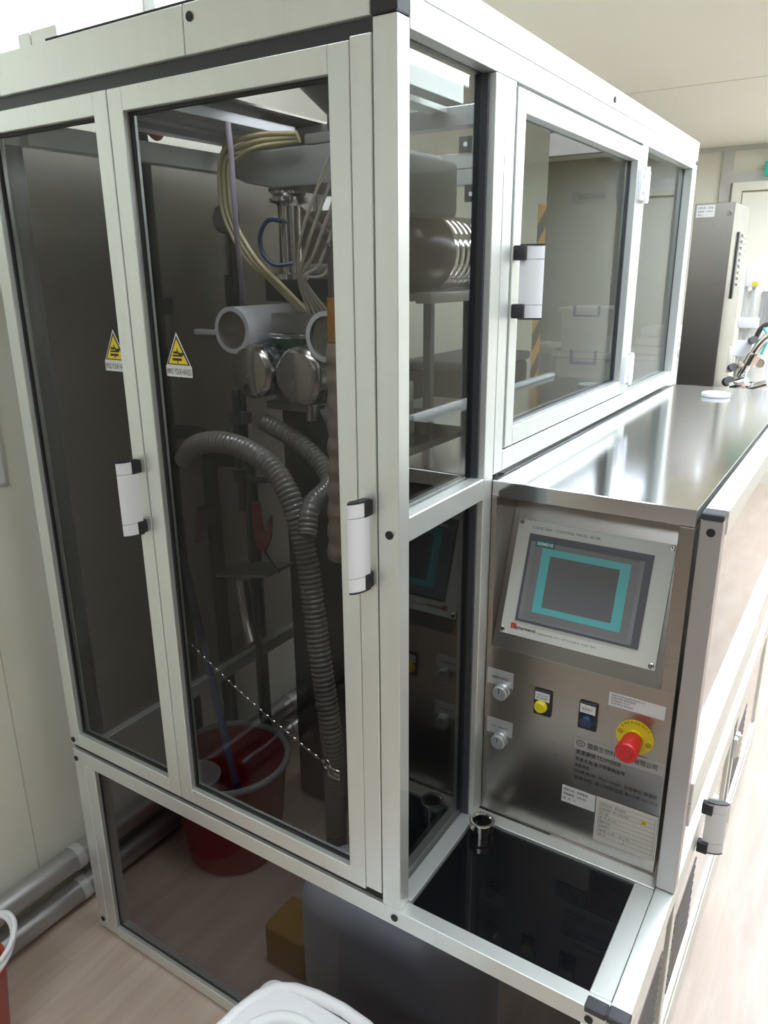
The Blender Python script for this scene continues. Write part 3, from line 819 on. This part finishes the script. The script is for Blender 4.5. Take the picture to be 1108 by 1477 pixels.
# ------------------------------------------------------------------ tubes and hoses
def hose(name, lab, pts, r, mm, cat='hose', group=None, rib=None, seg=12):
    o = MB().tube(pts, r, mm, seg, 8, rib=rib).build(name, ang=60, label=lab, category=cat)
    if group: o['group'] = group
    return o
ends = [(-.598, 1.618), (-.585, 1.616), (-.572, 1.616)]
for k in range(3):
    x, z = ends[k]
    hose('feed_tube', ['yellowed clear tube, outermost of the three looping over the tank', 'yellowed clear tube, middle one of the three looping over the tank', 'yellowed clear tube, innermost of the three looping over the tank'][k],
         [(-.52, .44+.004*k, 1.985-.006*k), (-.63, .44, 1.992-.012*k), (-.72+.012*k, .44, 1.978-.014*k), (-.75+.014*k, .44, 1.93), (-.745+.014*k, .44, 1.83), (-.69+.014*k, .445, 1.74), (-.63+.010*k, .47, 1.68), (x, .52, z)], .0052, TUBE_Y, 'tube', 'tubes looping from the tank to the wedge')
for k, (dx, lab) in enumerate(((0, 'thin clear tube, nearest the door of the fan of tubes dropping to the wedge'), (.016, 'thin clear tube, second of the fan of tubes dropping to the wedge'), (.030, 'thin clear tube, third of the fan of tubes dropping to the wedge'), (.045, 'thin clear tube, fourth of the fan of tubes dropping to the wedge'), (.058, 'thin clear tube, last of the fan of tubes dropping to the wedge'))):
    hose('feed_tube', lab, [(-.33, .415+.008*k, 1.955-.030*k), (-.40, .415+.008*k, 1.945-.032*k), (-.46+dx*.3, .43+.01*k, 1.88-.028*k), (-.52+dx*.5, .44+.01*k, 1.78-.02*k), (-.556+dx*.3, .47, 1.69), (-.560+dx*.55, .51+.008*k, 1.6135)], .0034, TUBE_C, 'tube', 'fan of thin tubes above the wedge', seg=8)
hose('ribbed_hose', 'long clear ribbed hose arching in front of the rollers down to the floor', [(-.91, .40, 1.235), (-.845, .39, 1.287), (-.73, .385, 1.305), (-.61, .385, 1.272), (-.53, .375, 1.195), (-.482, .365, 1.058), (-.450, .35, .895), (-.42, .335, .75), (-.395, .33, .56), (-.425, .37, .30), (-.44, .39, .04)], .026, HOSE_C, rib=.012, seg=16)
hose('ribbed_hose', 'short clear ribbed hose below the knurled steel roller', [(-.70, .485, 1.345), (-.58, .49, 1.297), (-.485, .47, 1.225), (-.465, .37, 1.19), (-.45, .33, 1.13)], .022, HOSE_C, rib=.012, seg=16)
dct = thing('duct_hose', 'upright beige corrugated duct with amber sleeve beside the door edge', 'duct', (-.38, .40, 1.05))
MB().tube([(-.407, .40, 1.06), (-.400, .40, 1.25), (-.395, .40, 1.40), (-.393, .40, 1.562)], .030, BEIGE_D, 20, 8, rib=.050).build('duct_body', dct)
MB().cyl((-.393, .40, 1.563), (-.393, .40, 1.655), .026, AMBER, seg=28).build('sleeve', dct, label='amber plastic sleeve')
MB().cyl((-.393, .40, 1.656), (-.393, .40, 1.755), .022, MIDMETAL, seg=28).cyl((-.393, .40, 1.755), (-.393, .40, 1.762), .032, STEEL_P).build('duct_flange', dct)
hose('violet_tube', 'thin violet tube hanging in front of the feed tank', [(-.612, .33, 2.0), (-.613, .335, 1.93), (-.622, .345, 1.82), (-.650, .38, 1.72), (-.690, .43, 1.638)], .006, PURPLE, 'tube')
hose('cable_loop', 'blue cable bent in an open ring beside the steel shaft', [(-.585, .46, 1.815), (-.625, .455, 1.818), (-.648, .45, 1.785), (-.640, .45, 1.745), (-.610, .455, 1.722), (-.58, .48, 1.725)], .005, BLUE, 'cable')

# black pipes on the left wall
def pipe(lab, pts, r, mm=BLACKPIPE, name='wall_pipe', cat='pipe', group=None):
    return hose(name, lab, pts, r, mm, cat, group, seg=14)
t = thing('wall_pipe', 'upright black pipe with red valve wheel at its top by the left wall', 'pipe', (-1.07, .52, .4))
MB().tube([(-1.07, .50, .0), (-1.07, .50, .8), (-1.07, .50, 1.5), (-1.07, .50, 2.09)], .017, BLACKPIPE, 14).build('pipe_run', t)
MB().box(-1.11, -1.04, .47, .53, 1.60, 1.645, BLACKPIPE, .004).build('pipe_clamp', t)
MB().lathe([(.0, 0), (.022, 0), (.030, .012), (.022, .024), (0, .024)], (-1.02, .515, 2.055), (-1, 0, 0), RED_D, 20).cyl((-1.07, .515, 2.055), (-1.02, .515, 2.055), .008, STEEL_P).build('valve_wheel', t, label='dark red valve wheel')
g = thing('pressure_gauge', 'round dial pressure gauge on a bent black pipe by the wall', 'gauge', (-1.06, .76, 1.55))
MB().lathe([(0, 0), (.040, 0), (.040, .026), (.036, .028), (.034, .024), (0, .024)], (-1.06, .775, 1.855), (.65, -.75, -.1), CHROME, 32).lathe([(0, .0245), (.034, .0245)], (-1.06, .775, 1.855), (.65, -.75, -.1), GREY_L, 32).build('gauge_dial', g)
MB().cyl((-1.06, .775, 1.70), (-1.06, .775, 1.818), .010, STEEL_P).lathe([(0, 0), (.016, .004), (.016, .03), (0, .034)], (-1.06, .775, 1.755), Z, STEEL_P, 18).build('gauge_stem', g)
MB().tube([(-1.06, .775, 1.70), (-1.06, .775, 1.62), (-1.055, .80, 1.575), (-1.03, .85, 1.568), (-1.0, .90, 1.568)], .016, BLACKPIPE, 14).build('gauge_pipe', g)
pipe('black insulated elbow pipe leaving the wall low behind the sticker', [(-1.12, .56, 1.262), (-1.08, .58, 1.262), (-1.03, .585, 1.255), (-1.01, .585, 1.22), (-1.01, .585, 1.10), (-1.01, .59, .5), (-1.01, .59, .0)], .022, group=None)
pipe('black insulated elbow pipe standing right of the low elbow', [(-1.10, .70, 1.15), (-1.04, .715, 1.155), (-.995, .715, 1.15), (-.975, .715, 1.11), (-.975, .715, 1.0), (-.975, .715, .5), (-.975, .715, .0)], .021)
pipe('thin upright black conduit near the machine body', [(-.895, .62, 2.03), (-.895, .62, 1.6), (-.895, .62, .9), (-.895, .62, .0)], .010)
t = thing('ball_valve', 'red lever ball valve on the low black pipes', 'valve', (-.985, .56, .95))
MB().cyl((-1.01, .555, 1.00), (-1.01, .555, 1.05), .027, DARKMETAL).build('valve_body', t)
MB().obox((-1.02, .525, 1.03), (.5, -.6, -.62), (.77, .64, 0), (0, 0, 1), .09, .016, .006, RED_D).build('valve_lever', t, label='dark red lever')
t = thing('sampling_valve', 'black valve stack with red lever hanging from the small fitting', 'valve', (-.735, .45, 1.0))
MB().cyl((-.737, .427, 1.12), (-.737, .427, 1.43), .009, BLACK).box(-.760, -.710, .417, .457, 1.345, 1.375, BLACK, .006).cyl((-.737, .427, 1.20), (-.737, .427, 1.232), .020, BLACK).build('valve_body', t)
MB().tube([(-.737, .427, 1.212), (-.68, .44, 1.205), (-.60, .45, 1.228)], .009, BLACK, 10).build('valve_handle', t)
MB().prism([(-.72, 1.14), (-.695, 1.14), (-.690, 1.07), (-.672, 1.055), (-.668, 1.10), (-.655, 1.115), (-.662, 1.05), (-.685, 1.005), (-.712, 1.02), (-.722, 1.08)], 'y', .44, .452, RED_D, .003).build('valve_lever', t, label='red pinch lever')
MB().cyl((-.69, .45, 1.005), (-.645, .45, .955), .003, BLACK, seg=8).build('lever_rod', t)
t = thing('steel_spout', 'small steel tray and curved bright spout in front of the black pipes', 'spout', (-.83, .52, .70))
MB().obox((-.93, .50, .865), (.96, .0, .19), (0, 1, 0), (-.19, 0, .96), .20, .12, .008, MIDMETAL).build('tray', t)
MB().tube([(-.83, .50, .875), (-.815, .49, .82), (-.80, .48, .77), (-.77, .465, .715)], .020, STEEL_P, 16).build('spout_tube', t)
# chain hanging across the door
ch = MB(); P0, P1 = Vector((-.86, .30, .775)), Vector((-.345, .25, .598))
nl = 46
for k in range(nl):
    c = P0.lerp(P1, k/(nl-1)); c.z -= .015*math.sin(math.pi*k/(nl-1))
    d_ = (P1-P0).normalized(); o_ = Vector((0, 1, 0)) if k % 2 else Vector((0, 0, 1))
    ch.tube([c+d_*.0062*math.cos(q*1.5708)+o_*.0032*math.sin(q*1.5708) for q in range(4)], .0009, STEEL_P, 5, 3, closed=True)
t = thing('hanging_chain', 'fine steel chain slung low behind the door with a clear buckle at its end', 'chain', (-.6, .27, .6))
ch.build('chain_links', t)
MB().box(-.350, -.315, .244, .250, .575, .602, CHROME, .002).tube([(-.352+.012*math.cos(q*.785), .247, .606+.012*math.sin(q*.785)) for q in range(8)], .0018, STEEL_P, 6, 3, closed=True).build('buckle', t)
MB().cyl((-.475, .60, .0), (-.475, .60, 1.16), .014, MIDMETAL).lathe([(0, 0), (.05, 0), (.05, .008), (0, .008)], (-.475, .60, 0), Z, MIDMETAL).build('support_post', label='slim grey steel post standing behind the long ribbed hose', category='post')

# ------------------------------------------------------------------ bucket, mop, cans on the floor
t = thing('mop_bucket', 'red plastic bucket with grey rim standing on the floor behind the door', 'bucket', (-.86, .46, .0))
bx, by = -.872, .435
MB().lathe([(0, .0), (.135, .0), (.142, .006), (.174, .315), (.170, .315), (.136, .012), (0, .010)], (bx, by, .002), Z, RED_B, 56).build('bucket_shell', t)
MB().tube([(bx+.177*math.cos(q*math.pi/8), by+.177*math.sin(q*math.pi/8), .317) for q in range(16)], .0095, GREY, 10, 4, closed=True).build('bucket_rim', t, label='grey rim')
MB().lathe([(0, .0), (.055, .0), (.075, .09), (.072, .09), (.052, .006), (0, .006)], (bx-.09, by-.055, .16), Z, GREY_L, 32).build('wringer_cup', t, label='grey wringer cup')
t = thing('mop', 'blue mop handle leaning inside the red bucket', 'mop', (bx, by, .02))
MB().cyl((-1.02, .46, .93), (-.845, .43, .23), .0115, BLUE_S, seg=16).build('mop_stick', t)
MB().cyl((-.848, .431, .24), (-.830, .425, .175), .017, BLUE, seg=16).build('mop_socket', t, label='dark blue socket')
mh = MB()
for k in range(14):
    a = k*.449
    mh.tube([(-.83, .425, .178), (-.83+.03*math.cos(a), .425+.03*math.sin(a), .10), (-.83+.06*math.cos(a), .425+.06*math.sin(a), .022)], .007, GREY_L, 6, 4)
mh.build('mop_strands', t, kind='stuff')
# slate blue can behind the low pane
t = thing('jerrycan', 'slate blue plastic jerrycan standing behind the dark low pane', 'jerrycan', (-.20, .24, 0))
MB().box(-.37, .10, .10, .32, .003, .39, BLUECAN, .085).build('can_body', t)
MB().tube([(-.22, .20, .385), (-.20, .20, .41), (-.10, .20, .412), (-.07, .20, .385)], .016, BLUECAN, 12).build('can_handle', t)
MB().cyl((.0, .20, .385), (.0, .20, .41), .03, BLACK, seg=28).build('can_cap', t, label='black screw cap')
MB().box(-.51, -.382, .16, .28, .002, .12, mat('dull_yellow_plastic', (0.36, 0.22, 0.03), 0.5), .012).build('yellow_box', label='dull yellow box on the floor left of the slate blue can', category='box')
# white can in front
t = thing('jerrycan', 'milky white plastic jerrycan in the aisle before the low pane', 'jerrycan', (-.08, -.26, 0))
MB().box(-.255, .10, -.42, -.085, .003, .372, JERRY, .035).build('can_body', t)
q = MB().tube([(-.215, -.115, .366), (.06, -.115, .366), (.06, -.385, .366), (-.215, -.385, .366)], .012, JERRY, 12, 6, closed=True)
q.tube([(-.205, -.20, .366), (-.17, -.165, .374), (-.12, -.15, .376), (-.07, -.165, .374), (-.04, -.20, .366)], .012, JERRY, 12)
q.build('can_shoulder', t)
MB().tube([(-.19, -.30, .370), (-.17, -.29, .405), (-.08, -.27, .410), (-.05, -.265, .372)], .016, JERRY, 12).build('can_handle', t)
MB().cyl((.02, -.33, .37), (.02, -.33, .405), .028, JERRY, seg=28).build('can_cap', t)
# red bin with a white hose coil at the left edge
t = thing('waste_bin', 'red plastic bin at the foot of the left wall', 'bin', (-.93, -.385, 0))
MB().lathe([(0, 0), (.085, 0), (.105, .21), (.108, .215), (.108, .222), (.100, .222), (.082, .006), (0, .006)], (-.929, -.385, .001), Z, mat('brick_red_plastic', (0.42, 0.06, 0.03), 0.4), 40).build('bin_shell', t)
MB().tube([(-.901+.075*math.cos(q*.5236), -.31+.05*math.sin(q*.5236), .262+.05*math.sin(q*.5236+.5)) for q in range(12)], .006, WHITE, 8, 4, closed=True).tube([(-.906+.078*math.cos(q*.5236), -.315+.05*math.sin(q*.5236), .25+.05*math.sin(q*.5236+.3)) for q in range(12)], .006, WHITE, 8, 4, closed=True).build('hose_coil', label='white hose coil lying over the red bin', category='hose')

# ------------------------------------------------------------------ pipes and sheet on the left wall
for z, lab in ((.155, 'galvanised pipe running above the skirting of the left wall'), (.046, 'galvanised pipe lying along the floor at the left wall')):
    t = thing('floor_pipe', lab, 'pipe', (-1.085, .2, z-.034))
    MB().cyl((-1.083, -3.0, z), (-1.083, 3.3, z), .033, STEELPIPE, seg=28).build('pipe_run', t)
    for yy in (-.9, .02, .95, 1.9):
        MB().box(-1.12, -1.10, yy, yy+.025, z-.012, z+.012, TRIM_G, .002).lathe([(.0335, 0), (.0352, 0), (.0352, .025), (.0335, .025)], (-1.083, yy, z), Y, TRIM_G, 28).build('pipe_clip', t)
MB().box(-1.129, -1.124, -.12, .040, 1.225, 1.42, TRIM_G, .001).box(-1.124, -1.1235, -.11, .032, 1.233, 1.41, PAPER, 0).build('wall_notice', label='framed grey notice sheet fixed on the left wall', category='notice')
MB().box(-1.129, -1.085, .60, .67, 2.10, 2.59, ALU_D, .002).build('wall_conduit', label='upright grey conduit on the left wall above the machine', category='conduit')
MB().box(-1.1295, -1.1275, 3.33, 3.449, .9, 2.06, HAZARD, 0).build('hazard_tape', label='black and orange striped tape on the wall corner', category='tape')

# ------------------------------------------------------------------ drum on its stand behind the counter
t = thing('tumble_drum', 'dark steel drum with bright banded end on a tall steel stand behind the counter', 'drum', (-.80, 1.6, 0))
DX, DZ, DR = -.725, 1.762, .125
MB().lathe([(0, -.01), (.06, 0), (.100, .02), (DR, .07), (DR, .17), (0, .17)], (DX, 1.16, DZ), Y, BLACKDRUM, 48).build('drum_head', t)
pr = [(0, .0)]
for k in range(8):
    a = k*.038
    pr += [(DR-.012, a), (DR-.004, a+.006), (DR-.001, a+.019), (DR-.004, a+.032), (DR-.012, a+.038)]
pr += [(0, .304)]
MB().lathe(pr, (DX, 1.331, DZ), Y, CHROME, 48).build('drum_shell', t, label='bright banded steel shell')
MB().box(DX+.05, DX+.105, 1.20, 1.66, 1.608, 1.642, MIDMETAL, .003).build('cradle', t)
MB().box(DX-.105, DX-.05, 1.20, 1.66, 1.608, 1.642, MIDMETAL, .003).build('cradle', t)
for (x, y) in ((DX+.078, 1.24), (DX+.078, 1.52), (DX-.078, 1.24), (DX-.078, 1.52)):
    MB().box(x-.014, x+.014, y-.014, y+.014, .0, 1.607, DARKMETAL, .002).build('leg', t)
MB().cyl((DX+.078, 1.72, 1.60), (DX+.078, 1.44, 1.05), .009, MIDMETAL).build('brace', t)
MB().cyl((DX-.06, 1.26, 1.60), (DX-.06, 1.12, 1.28), .009, MIDMETAL).build('brace', t)
MB().box(DX-.075, DX+.075, 1.255, 1.505, 1.240, 1.265, DARKMETAL, .002).build('shelf_board', t)
t = thing('covered_trolley', 'dark covered trolley standing behind the drum stand', 'trolley', (-.95, 2.15, 0))
MB().box(-1.105, -.79, 1.85, 2.45, .03, 1.31, mat('black_cover', (0.03, 0.03, 0.036), 0.6), .02).build('trolley_body', t)
MB().box(-1.115, -.78, 1.84, 2.46, 1.311, 1.35, mat('grey_cloth', (0.16, 0.16, 0.19), 0.7, bump=.6, scale=9), .016).build('trolley_cover', t)

# ------------------------------------------------------------------ storage boxes near the back wall
def crate(name, x, y, z, w_, d_, h_, lab, clip, mm=CONTAINER, grp=None):
    t = thing(name, lab, 'storage box', (x, y, z), grp)
    m = MB()
    m.prism([(x-w_*.46, z), (x+w_*.46, z), (x+w_*.5, z+h_*.9), (x-w_*.5, z+h_*.9)], 'y', y-d_/2, y+d_/2, mm, .008)
    m.build('box_body', t)
    MB().box(x-w_*.54, x+w_*.54, y-d_*.54, y+d_*.54, z+h_*.9, z+h_, WHITE_M, .008).build('box_lid', t)
    if clip:
        c = y-d_*.54-.012
        MB().box(x-.09, x+.09, c, c+.012, z+h_*.80, z+h_*.84, BLUE_M, .003).box(x-.09, x-.074, c, c+.012, z+h_*.84, z+h_+.012, BLUE_M, .003).box(x+.074, x+.09, c, c+.012, z+h_*.84, z+h_+.012, BLUE_M, .003).build('box_clip', t, label='blue clip')
    return t
wt = thing('work_table', 'white work table by the back wall carrying the storage boxes', 'table', (-1.25, 4.55, 0))
MB().box(-2.1, -.50, 4.03, 5.0, .74, .78, WHITE_M, .004).build('tabletop', wt)
for (x, y) in ((-2.05, 4.08), (-.55, 4.08), (-2.05, 4.95), (-.55, 4.95)):
    MB().box(x-.025, x+.025, y-.025, y+.025, 0, .739, ALU, .002).build('leg', wt)
crate('storage_box', -1.06, 4.29, .781, .40, .40, .405, 'translucent box with blue clip, lower of the stack of two', True)
crate('storage_box', -1.06, 4.29, 1.187, .36, .38, .285, 'translucent box with blue clip, on top of the stack of two', True)
crate('storage_box', -1.62, 4.55, .781, .52, .45, .40, 'low translucent box with a plastic sheet, beside the striped wall corner', False)
crate('storage_box', -.70, 4.72, .781, .34, .36, .36, 'translucent box under the pile of plastic bags', False)
bagm = MB(); bagm.box(-1.86, -1.52, 4.40, 4.70, 1.182, 1.197, BAG, .006); bagm.build('plastic_sheet', label='crumpled clear sheet on the low storage box', category='plastic sheet')
for k, (x, z, w_) in enumerate(((-.70, 1.142, .36), (-.69, 1.205, .31), (-.68, 1.268, .27))):
    MB().box(x-w_/2, x+w_/2, 4.50, 4.86, z, z+.062, BAG, .025).build('plastic_bag', label=['white plastic bag, lowest of the pile on the storage box', 'white plastic bag, middle of the pile on the storage box', 'white plastic bag, top of the pile on the storage box'][k], category='bag', group='plastic bags on the storage box')
MB().cyl((-1.75, BY-.06, 2.30), (-1.52, BY-.06, 2.30), .025, BLUE, seg=20).box(-1.80, -1.75, BY-.09, BY-.001, 2.26, 2.34, GREY, .004).build('wall_fitting', label='small blue fitting high on the back wall', category='fitting')

# ------------------------------------------------------------------ tall steel cabinet, filling machine
t = thing('steel_cabinet', 'tall brushed stainless steel cabinet standing behind the counter end', 'cabinet', (-.18, 3.42, 0))
MB().box(-.272, -.089, 3.2, 3.645, .012, 2.008, STEEL, .002).build('cabinet_body', t)
MB().box(-.262, -.178, 3.1985, 3.1998, 1.945, 2.0, PAPER, 0).text('設備名稱：充填機', (-.256, 3.1985, 1.982), X, Z, INK_G, w=.070, h=.010).text('設備編號：TD2P0017', (-.256, 3.1985, 1.966), X, Z, INK_G, w=.070, h=.010).text('保管人：', (-.256, 3.1985, 1.950), X, Z, INK_G, w=.03, h=.010).build('cabinet_label', t, label='white paper label')
MB().cyl((-.112, 3.2, 1.96), (-.112, 3.188, 1.96), .012, CHROME, seg=16).build('cabinet_lock', t)
for k in range(9):
    MB().box(-.0885, -.080, 3.50, 3.60, 1.62+k*.030, 1.635+k*.030, ALU, .002).build('louvre', t)
MB().box(-.0885, -.080, 3.36, 3.40, 1.56, 1.88, DARKMETAL, .002).build('door_pull', t, label='dark upright pull')
t = thing('filling_machine', 'white filling machine with yellow label and metal pipework behind the counter', 'machine', (.05, 3.4, 0))
MB().box(-.035, .30, 3.32, 3.75, .01, 1.10, WHITE, .006).build('machine_base', t)
MB().box(-.020, .045, 3.30, 3.42, 1.62, 1.715, WHITE, .004).build('motor_box', t)
MB().box(.015, .043, 3.298, 3.2995, 1.626, 1.645, YELLOW_S, 0).build('label_plate', t, label='yellow label')
MB().box(-.022, -.008, 3.33, 3.36, 1.101, 1.62, ALU, .002).build('guide_rail', t)
MB().box(.012, .030, 3.33, 3.36, 1.101, 1.62, ALU, .002).build('guide_rail', t)
MB().box(-.03, .06, 3.31, 3.40, 1.42, 1.47, WHITE, .004).build('carriage', t)
MB().box(-.03, .05, 3.31, 3.38, 1.28, 1.36, WHITE, .004).build('carriage', t)
MB().tube([(.02, 3.28, 1.18), (.06, 3.26, 1.28), (.10, 3.25, 1.36), (.16, 3.25, 1.42)], .020, CHROME, 14).cyl((.055, 3.255, 1.25), (.075, 3.25, 1.30), .034, STEEL_P).build('pipework', t, label='bright metal pipe with clamp')
MB().tube([(.06, 3.30, 1.36), (.09, 3.27, 1.43), (.15, 3.26, 1.46)], .012, DARKMETAL, 10).build('pipework', t)
MB().cyl((-.01, 3.27, 1.13), (.06, 3.25, 1.16), .035, CHROME, seg=20).cyl((.07, 3.24, 1.13), (.15, 3.24, 1.16), .022, STEEL_P, seg=16).build('clamp', t)
CREAM = mat('cream_enamel', (0.78, 0.75, 0.66), 0.4)
MB().box(-.03, .105, 3.44, 3.50, 1.101, 1.60, CREAM, .004).build('column', t)
for k in range(6):
    MB().box(.055+k*.017, .064+k*.017, 3.425, 3.4395, 1.44, 1.60, ALU_D, .001).build('grille_bar', t)
for k, (x, z, r) in enumerate(((-.035, 1.22, .020), (.0, 1.235, .016), (.045, 1.36, .018), (.085, 1.245, .022), (-.045, 1.15, .024))):
    MB().cyl((x, 3.30, z), (x+.02, 3.255, z+.012), r, CHROME if k % 2 else DARKMETAL, seg=18).build('fitting', t)
MB().box(-.052, -.028, 3.28, 3.33, 1.20, 1.33, CREAM, .004).build('side_block', t)
MB().lathe([(.0, 0), (.045, .004), (.052, .018), (.050, .018), (.043, .008), (0, .008)], (.045, 3.245, 1.145), Z, CHROME, 28).build('tray', t)
MB().box(.08, .30, 3.51, 3.75, 1.101, 1.66, WHITE, .01).build('control_box', t)
MB().tube([(.105, 3.245, 1.30), (.125, 3.245, 1.38), (.10, 3.25, 1.43)], .006, TEAL, 8).build('hose_line', t, label='teal hose')
t = thing('exit_sign', 'green illuminated sign over the door in the back wall', 'sign', (-.18, BY-.03, 2.36))
MB().box(-.335, .03, BY-.075, BY-.0265, 2.365, 2.47, mat('green_sign', (0.05, 0.55, 0.40), 0.4), .004).build('sign_face', t)
MB().box(-.345, .04, BY-.026, BY-.0245, 2.355, 2.48, WHITE, 0).build('sign_back', t)
